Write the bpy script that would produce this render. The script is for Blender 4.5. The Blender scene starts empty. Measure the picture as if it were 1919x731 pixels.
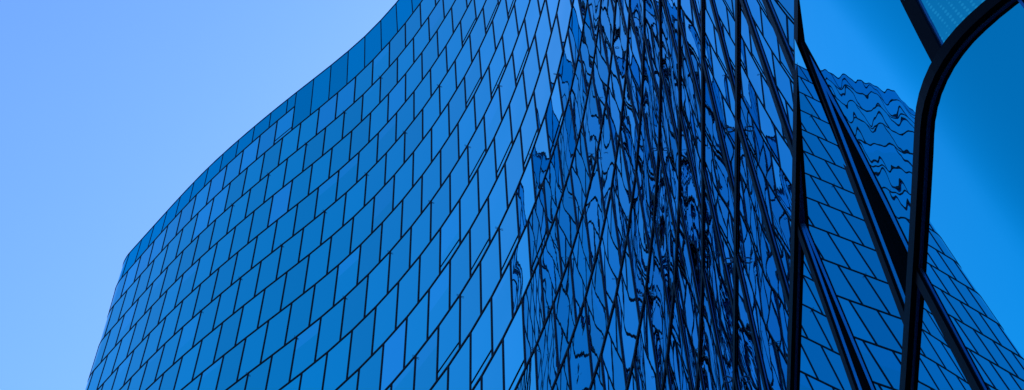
import bpy, bmesh, math, random
from mathutils import Vector
random.seed(7)
U = 0.75            # metres per half pane
CAMZ = 1.6
S0 = -26
PLAN = [
  (-35.977, 65.177, -0.8020), (-35.281, 64.459, -0.8000), (-34.584, 63.742, -0.7979), (-33.885, 63.027, -0.7959), (-33.184, 62.313, -0.7939),
  (-32.482, 61.601, -0.7918), (-31.779, 60.890, -0.7898), (-31.073, 60.181, -0.7845), (-30.364, 59.477, -0.7792), (-29.650, 58.776, -0.7739),
  (-28.933, 58.079, -0.7686), (-28.210, 57.388, -0.7564), (-27.479, 56.706, -0.7441), (-26.739, 56.034, -0.7319), (-25.991, 55.370, -0.7197),
  (-25.235, 54.715, -0.7091), (-24.473, 54.068, -0.6985), (-23.704, 53.429, -0.6879), (-22.928, 52.798, -0.6773), (-22.147, 52.174, -0.6710),
  (-21.361, 51.554, -0.6646), (-20.572, 50.940, -0.6583), (-19.779, 50.331, -0.6520), (-18.983, 49.726, -0.6471), (-18.184, 49.125, -0.6422),
  (-17.381, 48.528, -0.6374), (-16.576, 47.935, -0.6325), (-15.773, 47.339, -0.6432), (-14.976, 46.735, -0.6538), (-14.185, 46.123, -0.6645),
  (-13.402, 45.502, -0.6752), (-12.629, 44.867, -0.7011), (-11.873, 44.212, -0.7271), (-11.135, 43.538, -0.7530), (-10.414, 42.845, -0.7790),
  (-9.711, 42.134, -0.8027), (-9.025, 41.406, -0.8264), (-8.356, 40.663, -0.8501), (-7.705, 39.904, -0.8739), (-7.072, 39.129, -0.8969),
  (-6.457, 38.341, -0.9200), (-5.861, 37.538, -0.9431), (-5.283, 36.722, -0.9661), (-4.725, 35.892, -0.9913), (-4.188, 35.049, -1.0165),
  (-3.672, 34.192, -1.0417), (-3.178, 33.323, -1.0669), (-2.706, 32.441, -1.0909), (-2.255, 31.549, -1.1149), (-1.825, 30.645, -1.1389),
  (-1.418, 29.732, -1.1629), (-1.031, 28.810, -1.1845), (-0.664, 27.880, -1.2061), (-0.318, 26.942, -1.2278), (0.008, 25.996, -1.2494),
  (0.312, 25.044, -1.2747), (0.592, 24.084, -1.3000), (0.847, 23.117, -1.3253), (1.078, 22.144, -1.3507), (1.284, 21.165, -1.3745),
  (1.468, 20.182, -1.3984), (1.628, 19.195, -1.4223), (1.764, 18.204, -1.4461), (1.879, 17.211, -1.4653), (1.974, 16.216, -1.4845),
  (2.051, 15.219, -1.5037), (2.108, 14.220, -1.5229), (2.146, 13.221, -1.5444), (2.161, 12.221, -1.5659), (2.168, 11.221, -1.5618),
  (2.179, 10.221, -1.5576), (2.191, 9.221, -1.5603), (2.200, 8.221, -1.5631), (2.205, 7.221, -1.5679), (2.205, 6.221, -1.5732),
  (2.200, 5.221, -1.5789), (2.187, 4.221, -1.5890), (2.545, 3.315, -0.7997), (3.366, 2.755, -0.3982),
]
ZL = [86.846, 83.464, 79.709, 76.052, 72.264, 68.678, 65.03, 61.251, 57.458, 53.725, 49.885, 46.118, 42.42, 38.703, 34.797, 31.233, 27.549, 23.903, 20.301, 16.825, 13.238, 9.169, 6.602, 0.775]
OL = [0.262, 0.0, -0.239, -0.453, -0.644, -0.812, -0.955, -1.075, -1.17, -1.242, -1.291, -1.315, -1.316, -1.293, -1.246, -1.175, -1.081, -0.963, -0.821, -0.655, -0.465, -0.18, -0.317, -0.64]
CAM = [2307.82698, -61.41594, 1.15555, -0.08176]

ZL += [-2.13]; OL += [-0.5]
GROUND = 0.0
col = bpy.context.scene.collection

# ------------------------------------------------------------------ plan curve
SMIN = S0 - 44; STEP = 0.05
def extend():
    """headings at every half pane, then the curve integrated finely from them"""
    hd = [a for x, y, a in PLAN]; hd[0] -= .25; a = hd[-1]
    for k in range(40):                      # past the near end the wall swings away along the street
        if k < 26: a += (0.0 - a) * .35
        else: a += 0.19
        hd.append(a)
    a = hd[0]; ha = []
    for k in range(44):                      # past the far corner: a tight rounded corner, then straight back
        if k < 3: a -= 0.5
        ha.append(a)
    H = ha[::-1] + hd; n = int(round(1 / STEP)); N_ = (len(H) - 1) * n
    fine = [H[k // n] * (1 - (k % n) / n) + H[min(k // n + 1, len(H) - 1)] * (k % n) / n for k in range(N_ + 1)]
    P = [None] * (N_ + 1); z = 45 * n
    P[z] = Vector((PLAN[1][0], PLAN[1][1]))
    for k in range(z, N_):
        m = (fine[k] + fine[k+1]) / 2; P[k+1] = P[k] + Vector((math.cos(m), math.sin(m))) * STEP
    for k in range(z, 0, -1):
        m = (fine[k] + fine[k-1]) / 2; P[k-1] = P[k] - Vector((math.cos(m), math.sin(m))) * STEP
    return P, fine, len(H) - 1
PTS, HD, NSEG = extend()
SMAX = SMIN + NSEG
def plan(s):
    u = (s - SMIN) / STEP; k = min(max(int(math.floor(u)), 0), len(PTS) - 2); f = u - k
    return PTS[k].lerp(PTS[k + 1], f), HD[k] * (1 - f) + HD[k + 1] * f
def lerpt(T, l):
    if l <= 0: return T[0] + (T[1] - T[0]) * l
    k = min(int(l), len(T) - 2); f = l - k
    return T[k] * (1 - f) + T[k + 1] * f
def W(s, l, off=0.0, z=None):
    """point of the facade at half-pane s and floor line l, off metres proud of the glass"""
    p, a = plan(s); o = lerpt(OL, l)
    n = Vector((math.sin(a), -math.cos(a)))
    q = p + n * o
    zz = lerpt(ZL, l) if z is None else z
    return Vector((q.x * U, q.y * U, zz * U + CAMZ)) + Vector((n.x, n.y, 0)) * off
def roofz(s):
    t = [(-25, 6.75), (-20, 6.4), (-13, 6.15), (-9, 5.85), (0, 5.25), (6, 4.8), (10, 4.6), (60, 4.6)]
    h = t[0][1]
    for (a, b), (c, d) in zip(t, t[1:]):
        if a <= s <= c: h = b + (d - b) * (s - a) / (c - a)
        elif s > c: h = d
    return ZL[1] + h
ROOF_L = lambda s: -0.6

# ------------------------------------------------------------------ camera
sc = bpy.context.scene
f, cy, pitch, roll = CAM
cp, sp = math.cos(pitch), math.sin(pitch); c_, s_ = math.cos(roll), math.sin(roll)
fw = Vector((0, cp, sp)); up = Vector((0, -sp, cp)); rt = Vector((1, 0, 0))
R_ = rt * c_ + up * s_; U_ = -rt * s_ + up * c_
cd = bpy.data.cameras.new('camera'); cam = bpy.data.objects.new('camera', cd); col.objects.link(cam)
from mathutils import Matrix
M = Matrix((R_, U_, -fw)).transposed().to_4x4(); M.translation = Vector((0, 0, CAMZ))
cam.matrix_world = M
cd.sensor_width = 36; cd.lens = f / 1919 * 36
cd.shift_y = -(365.5 - cy) / 1919
cd.clip_start = 0.05; cd.clip_end = 20000
sc.camera = cam
def proj(P):
    d = P - Vector((0, 0, CAMZ)); w = d.dot(fw)
    if w < .2: return None
    return 959.5 + f * d.dot(R_) / w, cy - f * d.dot(U_) / w

# ------------------------------------------------------------------ materials
def new(name):
    m = bpy.data.materials.new(name); m.use_nodes = True
    nt = m.node_tree; return m, nt, nt.nodes, nt.links, nt.nodes['Principled BSDF']
def glass_mat(name, base, dist, rough=0.0, edge_tint=(.62, .9, 1, 1)):
    m, nt, N, L, b = new(name)
    b.inputs['Metallic'].default_value = 1; b.inputs['Specular Tint'].default_value = edge_tint; b.inputs['Roughness'].default_value = rough
    at = N.new('ShaderNodeAttribute'); at.attribute_name = 'pane'
    geo = N.new('ShaderNodeNewGeometry')
    off = N.new('ShaderNodeVectorMath'); off.operation = 'SCALE'; off.inputs['Scale'].default_value = 60
    sr = N.new('ShaderNodeSeparateColor'); L.new(at.outputs['Color'], sr.inputs[0]); L.new(sr.outputs[0], off.inputs[0])
    add = N.new('ShaderNodeVectorMath'); add.operation = 'ADD'
    L.new(geo.outputs['Position'], add.inputs[0]); L.new(off.outputs[0], add.inputs[1])
    n1 = N.new('ShaderNodeTexNoise'); n1.inputs['Scale'].default_value = NS[0]; n1.inputs['Detail'].default_value = .4
    n1.inputs['Roughness'].default_value = .35
    L.new(add.outputs[0], n1.inputs['Vector'])
    bp = N.new('ShaderNodeBump'); bp.inputs['Strength'].default_value = 1; bp.inputs['Distance'].default_value = dist
    sp_ = N.new('ShaderNodeSeparateColor'); L.new(at.outputs['Color'], sp_.inputs[0])
    am = N.new('ShaderNodeMath'); am.operation = 'MULTIPLY'; n2 = N.new('ShaderNodeTexNoise'); n2.inputs['Scale'].default_value = 4.2; n2.inputs['Detail'].default_value = .5
    L.new(add.outputs[0], n2.inputs['Vector'])
    ml = N.new('ShaderNodeMath'); ml.operation = 'MULTIPLY_ADD'; L.new(at.outputs['Alpha'], ml.inputs[1])
    L.new(n2.outputs['Fac'], ml.inputs[0]); L.new(n1.outputs['Fac'], ml.inputs[2]); L.new(ml.outputs[0], am.inputs[0]); L.new(sp_.outputs[1], am.inputs[1])
    L.new(am.outputs[0], bp.inputs['Height']); L.new(bp.outputs[0], b.inputs['Normal'])
    # pane to pane difference of the coating
    sep = N.new('ShaderNodeSeparateColor'); L.new(at.outputs['Color'], sep.inputs[0])
    mr = N.new('ShaderNodeMapRange'); L.new(sep.outputs[0], mr.inputs[0]); mr.inputs[3].default_value = .84; mr.inputs[4].default_value = 1.05
    mx = N.new('ShaderNodeMix'); mx.data_type = 'RGBA'; mx.blend_type = 'MULTIPLY'; mx.inputs[0].default_value = 1
    pm = N.new('ShaderNodeMix'); pm.data_type = 'RGBA'; pm.inputs[6].default_value = (*base, 1); pm.inputs[7].default_value = (.05, .62, .86, 1)
    L.new(sep.outputs[2], pm.inputs[0]); L.new(pm.outputs[2], mx.inputs[6])
    cmb = N.new('ShaderNodeCombineColor')
    for k in range(3): L.new(mr.outputs[0], cmb.inputs[k])
    L.new(cmb.outputs[0], mx.inputs[7]); L.new(mx.outputs[2], b.inputs['Base Color'])
    return m
NS = [.36]
M_GLASS = glass_mat('coated_glass', (0.0, 0.55, 0.69), 0.026)
M_PARAPET = glass_mat('parapet_glass', (0.0, 0.50, 0.62), 0.001, .1, (.15, .75, 1, 1))
def frit_mat():
    m = glass_mat('fritted_glass', (0.0, .40, .55), .001, .05)
    nt = m.node_tree; N = nt.nodes; L = nt.links; p = N['Principled BSDF']
    g = N.new('ShaderNodeNewGeometry'); v = N.new('ShaderNodeTexVoronoi'); v.inputs['Scale'].default_value = 36; v.inputs['Randomness'].default_value = .1
    L.new(g.outputs['Position'], v.inputs['Vector'])
    c = N.new('ShaderNodeValToRGB'); c.color_ramp.elements[0].position = .25; c.color_ramp.elements[0].color = (.06, .72, .70, 1)
    c.color_ramp.elements[1].position = .38; c.color_ramp.elements[1].color = (0.02, .52, .58, 1)
    L.new(v.outputs['Distance'], c.inputs[0]); L.new(c.outputs[0], p.inputs['Base Color'])
    return m
M_FRIT = frit_mat()
def paint(name, c, rough, metal=0.0, spec=.5):
    m, nt, N, L, b = new(name)
    n = N.new('ShaderNodeTexNoise'); n.inputs['Scale'].default_value = 3; n.inputs['Detail'].default_value = 4
    tc = N.new('ShaderNodeNewGeometry'); L.new(tc.outputs['Position'], n.inputs['Vector'])
    mx = N.new('ShaderNodeMix'); mx.data_type = 'RGBA'
    mx.inputs[6].default_value = (*[v * .8 for v in c], 1); mx.inputs[7].default_value = (*[v * 1.2 for v in c], 1)
    L.new(n.outputs['Fac'], mx.inputs[0]); L.new(mx.outputs[2], b.inputs['Base Color'])
    b.inputs['Roughness'].default_value = rough; b.inputs['Metallic'].default_value = metal; b.inputs['Specular IOR Level'].default_value = spec
    return m
M_FRAME = paint('dark_navy_frame', (0.0004, 0.0015, 0.005), .45, 0, .03)
M_RAIL = paint('blue_aluminium', (0.02, 0.13, 0.32), .25, .9, .5)
M_CORE = paint('dark_interior', (0.01, 0.02, 0.04), .8)
M_STEEL = paint('steel_ring', (0.06, 0.13, 0.22), .35, 1)
M_GROUND = paint('asphalt', (0.05, 0.055, 0.06), .9)

# ------------------------------------------------------------------ mesh helpers
class MB:
    def __init__(s): s.v = []; s.f = []; s.r = []; s.m = []
    def grid(s, rows, rnd=(0, 0, 0), mi=0, blind=(0, 0)):
        b = len(s.v); w = len(rows[0])
        for r in rows: s.v += r
        for j in range(len(rows) - 1):
            for i in range(w - 1):
                s.f.append((b + j*w + i, b + (j+1)*w + i, b + (j+1)*w + i + 1, b + j*w + i + 1)); s.m.append(mi)
                s.r.append((rnd[0], rnd[1], blind[1], rnd[3]) if j < blind[0] else rnd)
    def box8(s, p, mi=0):     # p[0..3] one end ring, p[4..7] the other
        b = len(s.v); s.v += p
        for q in ((3, 2, 1, 0), (4, 5, 6, 7), (0, 1, 5, 4), (1, 2, 6, 5), (2, 3, 7, 6), (3, 0, 4, 7)):
            s.f.append(tuple(b + k for k in q)); s.r.append((0, 0, 0)); s.m.append(mi)
    def sweep(s, rings, mi=0):
        b = len(s.v); n = len(rings[0])
        for r in rings: s.v += r
        for j in range(len(rings) - 1):
            for i in range(n):
                k = (i + 1) % n
                s.f.append((b + j*n + i, b + j*n + k, b + (j+1)*n + k, b + (j+1)*n + i)); s.r.append((0, 0, 0)); s.m.append(mi)
        s.f.append(tuple(b + i for i in range(n))[::-1]); s.r.append((0, 0, 0)); s.m.append(mi)
        e = b + (len(rings) - 1) * n
        s.f.append(tuple(e + i for i in range(n))); s.r.append((0, 0, 0)); s.m.append(mi)
    def build(s, name, mats, parent=None, smooth=False, kind=None):
        me = bpy.data.meshes.new(name)
        me.from_pydata([tuple(v) for v in s.v], [], s.f)
        for m in mats: me.materials.append(m)
        at = me.attributes.new('pane', 'FLOAT_COLOR', 'FACE')
        flat = []
        for r in s.r: flat += [r[0], r[1], r[2], r[3] if len(r) > 3 else 0.0]
        at.data.foreach_set('color', flat)
        me.polygons.foreach_set('material_index', s.m)
        if smooth: me.polygons.foreach_set('use_smooth', [True] * len(me.polygons))
        me.update()
        o = bpy.data.objects.new(name, me); col.objects.link(o); o.parent = parent
        if kind: o['kind'] = kind
        return o

tower = bpy.data.objects.new('glass_tower', None); col.objects.link(tower)
tower['label'] = 'curved blue mirror glass office tower with staggered window panes and dark frames'
tower['category'] = 'office tower'

# ------------------------------------------------------------------ glass
def normal(s):
    a = plan(s)[1]; return Vector((math.sin(a), -math.cos(a), 0)), Vector((math.cos(a), math.sin(a), 0))
VENTS = [(4,18),(5,21),(6,18),(6,24),(7,21),(8,18),(8,24),(9,15),(9,21),(10,24),(10,18),(11,15),(11,21),(12,18),(12,24),(13,21),(0,-4),(11,27),(13,15)]
ADJ = {(18, 46): (45.5, 45.3), (19, 45): (45., 44.8), (19, 47): (46.6, 46.3), (20, 44): (44., 44.2), (20, 46): (46.04, 46.33), (20, 48): (47.89, 48.06), (20, 50): (48.6, 48.87), (20, 52): (51., 51.),
       (21, 47): (47.44, 46.7), (21, 49): (49.31, 48.36), (21, 51): (51.08, 50.58), (22, 50): (48.88, 48.16), (22, 48): (47.0, 46.2), (22, 52): (51.4, 51.0)}
TILT = {(21, 49): (2.5, -4.1, .012, .012, .0), (21, 47): (1.3, -2.2, -.008, .0, .0)}   # a pane hung out of plane: lean, turn (degrees), set back (metres)
#
def edge(j, i): return ADJ.get((j, i), (float(i), float(i)))
def hang(q, a, b, l0, l1, u, t, tilt):
    n, tt = normal((a[0] + b[0]) / 2 - .2)
    w = (W(b[0], l0) - W(a[0], l0)).length; h = (W(a[0], l0) - W(a[1], l1)).length
    return q + n * (math.tan(math.radians(tilt[0])) * h * (.5 - t) + math.tan(math.radians(tilt[1])) * w * (.5 - u) + tilt[2]
                - tilt[3] * 4 * t * (1 - t) - tilt[4] * 4 * u * (1 - u))
def pane_grid(a, b, l0, l1, z0=None, z1=None, tilt=None):
    curved = a[0] >= 48.5 or a[0] < -24
    na = 20 if curved else 2; nv = 18 if tilt else 6
    rows = []
    for r in range(nv + 1):
        t = r / nv; row = []
        for k in range(na + 1):
            u = k / na
            if curved and not z0:
                st = a[0] + (b[0] - a[0]) * u; sb = a[1] + (b[1] - a[1]) * u
                q = W(st + (sb - st) * t, l0 + t * .99999)
                if tilt: q = hang(q, a, b, l0, l1, u, t, tilt)
                row.append(q); continue
            if curved:
                s = a[0] + (b[0] - a[0]) * u; A = W(s, -.7 if z0 else l0, 0, z0(s) if z0 else None); B = W(a[1] + (b[1] - a[1]) * u, l1, 0, z1)
            else:
                lt = -.7 if z0 else l0; A = W(a[0], lt, 0, z0(a[0]) if z0 else None).lerp(W(b[0], lt, 0, z0(b[0]) if z0 else None), u); B = W(a[1], l1).lerp(W(b[1], l1), u)
            q = A.lerp(B, t)
            if tilt: q = hang(q, a, b, l0, l1, u, t, tilt)
            row.append(q)
        rows.append(row)
    return rows
def area(rows):
    q = [rows[0][0], rows[0][-1], rows[-1][-1], rows[-1][0]]
    p = [proj(x) for x in q]
    if any(x is None for x in p): return 0
    if max(x[0] for x in p) < 0 or min(x[0] for x in p) > 1919 or max(x[1] for x in p) < 0 or min(x[1] for x in p) > 731: return 0
    cl = [(min(max(x, 0), 1919), min(max(y, 0), 731)) for x, y in p]
    return abs(sum(cl[k][0]*cl[(k+1)%4][1] - cl[(k+1)%4][0]*cl[k][1] for k in range(4)))/2
NR = len(ZL) - 1
panes = []; mull = []
for j in range(0, NR):
    i0 = SMIN + 1
    while (i0 - j) % 2: i0 += 1
    for i in range(i0, SMAX - 1, 2):
        a, b = edge(j, i), edge(j, i + 2)
        if j == 0 and i + 2 > -2: continue
        rows = pane_grid(a, b, j, j + 1, tilt=TILT.get((j, i)))
        rnd = [random.random(), .3 + random.random()**2 * 1.2, 0.0, .004]
        u_ = random.random()
        if (j == 0 and i < -2) or (j == 1 and i < 2 and u_ < .35) or u_ < .03: rnd[2] = .35 + .6 * random.random()
        if i > 22: rnd[2] = 0.0
        bl = (random.choice((1, 2, 2, 3, 4)), .25 + .35 * random.random()) if (random.random() < .16 and i < 26 and rnd[2] == 0) else (0, 0)
        if j >= 19 and i >= 43: rnd[1] = .04
        if (j, i) in ((20, 44), (20, 42), (19, 43)): rnd[1] = .5
        if (j, i) == (21, 49): rnd[1] = .6; rnd[3] = .05
        if i < 20: rnd[1] *= .2
        panes.append((area(rows), j, i, rows, rnd, bl))
panes.sort(key=lambda t: -t[0] - (1e9 if (t[1], t[2]) in VENTS else 0))
PANE = {}
rest = MB()
for k, (ar, j, i, rows, rnd, bl) in enumerate(panes):
    if k < 100:
        m = MB(); m.grid(rows, rnd, 0, bl); PANE[(j, i)] = m.build('glass_pane', [M_FRIT if (j, i) == (21, 51) else M_GLASS], tower, True)
    else: rest.grid(rows, rnd, 0, bl)
rest.build('glass_pane', [M_GLASS], tower, True, kind='stuff')

# parapet panels
nz = 0
para = []
for i in range(SMIN + 1, SMAX - 1):
    if i < -2 and i % 2: l1 = 0; a, b = i, min(i + 2, -2)
    elif i >= -2 and i % 2 == 0: l1 = 1; a, b = i, i + 2
    else: continue
    rows = pane_grid((a, a), (b, b), 0, l1, z0=roofz)
    para.append((area(rows), rows, (random.random(), random.random(), 0.0, .01)))
para.sort(key=lambda t: -t[0])
rest = MB()
for k, (ar, rows, rnd) in enumerate(para):
    if ar > 0:
        m = MB(); m.grid(rows, rnd); m.build('parapet_panel', [M_PARAPET], tower, True)
    else: rest.grid(rows, rnd)
rest.build('parapet_panel', [M_PARAPET], tower, True, kind='stuff')

# ------------------------------------------------------------------ frames
def bar(m, A, B, n, t, w, d0, d1, mi=0):
    p = []
    for P in (A, B):
        p += [P + t*(-w/2) + n*d0, P + t*(w/2) + n*d0, P + t*(w/2) + n*d1, P + t*(-w/2) + n*d1]
    m.box8(p, mi)
def mullion(m, s, A, B, k=1.0, cur=None):
    if cur and (cur[1] > 47 or cur[1] < -24.5):          # on the curved glass the bar follows the surface
        j, st, sb = cur
        for w, d0, d1, mi in ((.105, -.012, .005, 1), (.090, -.06 if st < 0 else -.2, -.012, 0), (.078, .005, .020, 0)):
            rings = []
            for q in range(9):
                f = q / 8; s = st + (sb - st) * f; P = W(s, j + f * .99999); n, t = normal(s)
                rings.append([P + t*(-w/2) + n*d0, P + t*(-w/2) + n*d1, P + t*(w/2) + n*d1, P + t*(w/2) + n*d0])
            m.sweep(rings, mi)
        return
    n, t = normal(s)
    bar(m, A, B, n, t, .115*k, -.06, .005, 1)      # aluminium carrier seen beside the cap
    bar(m, A, B, n, t, .092*k, .005, .020, 0)    # dark cover cap
mu = []
for j in range(0, NR):
    for i in range(SMIN + 1, SMAX):
        if (i - j) % 2: continue
        if j == 0 and i > -2: continue
        s, sb = edge(j, i); A = W(s, j); B = W(sb, j + 1)
        n, t = normal(s)
        q = [A + t*.04, A - t*.04, B - t*.04, B + t*.04]
        mu.append((area([[q[0], q[1]], [q[3], q[2]]]), s, A, B, (j, s, sb)))
for i in range(SMIN + 1, SMAX):
    if i < -2 and i % 2: l1 = 0
    elif i >= -2 and i % 2 == 0: l1 = 1
    else: continue
    mu.append((0.01, float(i), W(i, -.7, 0, roofz(i)), W(i, l1), None))
mu.sort(key=lambda t: -t[0])
rest = MB()
for k, (ar, s, A, B, cur) in enumerate(mu):
    if k < 100:
        m = MB(); mullion(m, s, A, B, 1, cur); m.build('mullion', [M_FRAME, M_RAIL], tower)
    else: mullion(rest, s, A, B, .55 if ar == 0.01 else 1, cur)
rest.build('mullion', [M_FRAME, M_RAIL], tower, kind='stuff')

def band(m, l, s0, s1, h, d1, mi=0, d0=-.06, zf=None, lift=0):
    rings = []; s = s0
    ss = []
    par = l % 2
    k = s0
    while k <= s1:
        if k >= 48 or k < -24: ss += [k + q/8 for q in range(8)]
        elif (k - l) % 2 == 0 or k in (s0, s1): ss.append(k)
        k += 1
    ss = [x for x in ss if x <= s1]
    for s in ss:
        P = W(s, -.7 if zf else l, 0, zf(s) if zf else None) + Vector((0, 0, lift)); n, t = normal(s)
        up_ = Vector((0, 0, 1))
        rings.append([P + n*d0 - up_*h/2, P + n*d1 - up_*h/2, P + n*d1 + up_*h/2, P + n*d0 + up_*h/2])
    m.sweep(rings, mi)
BAND = {}
for l in range(0, NR):
    m = MB(); e = -2 if l == 0 else SMAX - 1
    hh = .8 if l == 22 else 1
    band(m, l, SMIN + 1, e, .12*hh, .006, 1, -.06)
    band(m, l, SMIN + 1, e, .098*hh, .022 if l < 21 else .034, 0, .0065)
    BAND[l] = m.build('floor_band', [M_FRAME, M_RAIL], tower)
m = MB(); band(m, 0, SMIN + 1, SMAX - 1, .04, .03, 1, -.3, zf=roofz)
m.build('roof_coping', [M_FRAME, M_RAIL], tower)

# ------------------------------------------------------------------ opened ventilation strips low on some panes
for j, i in VENTS:
    m = MB(); a, b = edge(j, i), edge(j, i + 2); fr = .86
    A = W(a[0], j).lerp(W(a[1], j+1), fr); B = W(b[0], j).lerp(W(b[1], j+1), fr)
    n, t = normal(i + 1)
    p = []
    for P in (A, B):
        u = Vector((0, 0, .017))
        p += [P - u - n*.01, P - u + n*.02, P + u + n*.02, P + u - n*.01]
    m.box8(p); m.build('transom', [M_FRAME], PANE.get((j, i), tower))

# ------------------------------------------------------------------ anchor rings on the joints
def ring(s, l):
    P = W(s, l, .06); n, t = normal(s); P = P - Vector((0, 0, .09))
    m = MB(); K = 14; r0, r1 = .042, .008
    for ph in (0,):
        rings = []
        for k in range(K + 1):
            th = 2*math.pi*k/K*.85 + .5
            c = P + n*(r0 + r0*math.cos(th)) + Vector((0, 0, r0*math.sin(th)))
            rad = (n*math.cos(th) + Vector((0, 0, math.sin(th))))
            rings.append([c + rad*r1*math.cos(q*math.pi/3) + t*r1*math.sin(q*math.pi/3) for q in range(6)])
        m.sweep(rings)
    bar(m, W(s, l, .053) - Vector((0,0,.07)), W(s, l, .053) - Vector((0,0,.11)), n, t, .03, 0, .012)
    m.build('anchor_ring', [M_STEEL], BAND[l])
for l, ii in ((2, (-8,-4,0,4,8)), (5, (-9,-5,-1,3,7,11,15)), (8, (-2,2,6,10,14,18,22)), (11, (9,13,17,21,25,29)), (14, (24,28,32,36)), (17, (31,35,39,43)), (20, (42,44,46,48))):
    for i in ii: ring(i, l)

# ------------------------------------------------------------------ body behind the glass, roof
m = MB(); n_ = SMAX - SMIN - 2
ss = []
for k in range(n_ + 1):
    s = SMIN + 1 + k; ss += [s + q/8 for q in range(8)] if (s >= 46 or s < -24) and k < n_ else [s]
rows = [[W(s, l, -.2, (ZL[0] + .2) if l == 0 else None) for s in ss] for l in range(0, len(ZL))]
m.grid(rows); m.build('inner_wall', [M_CORE], tower)
m = MB(); m.v = [W(s, -.7, -.2, roofz(s) - .8) for s in ss]; m.f = [tuple(range(len(ss)))]; m.r = [(0,0,0)]; m.m = [0]
m.build('roof_slab', [M_CORE], tower)
# closing wall at the back
m = MB(); A0, B0 = ss[0], ss[-1]
m.grid([[W(A0, -.7, -.2, roofz(A0)), W(B0, -.7, -.2, roofz(B0))], [W(A0, NR), W(B0, NR)]]); m.build('rear_wall', [M_CORE], tower)

# ------------------------------------------------------------------ ground
m = MB(); G = 9000
m.v = [Vector((-G, -G, 0)), Vector((G, -G, 0)), Vector((G, G, 0)), Vector((-G, G, 0))]; m.f = [(0, 1, 2, 3)]; m.r = [(0,0,0)]; m.m = [0]
g = m.build('ground', [M_GROUND]); g['kind'] = 'structure'

# ------------------------------------------------------------------ light
SUN_EL, SUN_AZ = math.radians(45), math.radians(28)      # azimuth from +Y, clockwise positive
w = bpy.data.worlds.new('World'); sc.world = w; w.use_nodes = True
N = w.node_tree.nodes; L = w.node_tree.links; bg = N['Background']
sky = N.new('ShaderNodeTexSky'); sky.sky_type = 'NISHITA'; sky.sun_disc = False
sky.sun_elevation = SUN_EL; sky.sun_rotation = SUN_AZ
sky.air_density = 1.3; sky.dust_density = .7; sky.ozone_density = 3
mx = N.new('ShaderNodeMix'); mx.data_type = 'RGBA'; mx.blend_type = 'MULTIPLY'; mx.inputs[0].default_value = 1
mx.inputs[7].default_value = (0.59, 0.86, 1.18, 1)
L.new(sky.outputs[0], mx.inputs[6]); L.new(mx.outputs[2], bg.inputs['Color']); bg.inputs['Strength'].default_value = .12
sd = bpy.data.lights.new('sun', 'SUN'); so = bpy.data.objects.new('sun', sd); col.objects.link(so)
sd.energy = 3; sd.angle = math.radians(.5); sd.color = (1, .94, .85)
D = Vector((math.sin(SUN_AZ)*math.cos(SUN_EL), math.cos(SUN_AZ)*math.cos(SUN_EL), math.sin(SUN_EL)))
so.rotation_euler = (-D).to_track_quat('-Z', 'Y').to_euler()
sc.view_settings.view_transform = 'Standard'; sc.view_settings.look = 'None'
sc.view_settings.exposure = 0.98; sc.view_settings.gamma = 1
try:
    sc.cycles.max_bounces = 10; sc.cycles.glossy_bounces = 8
except Exception: pass
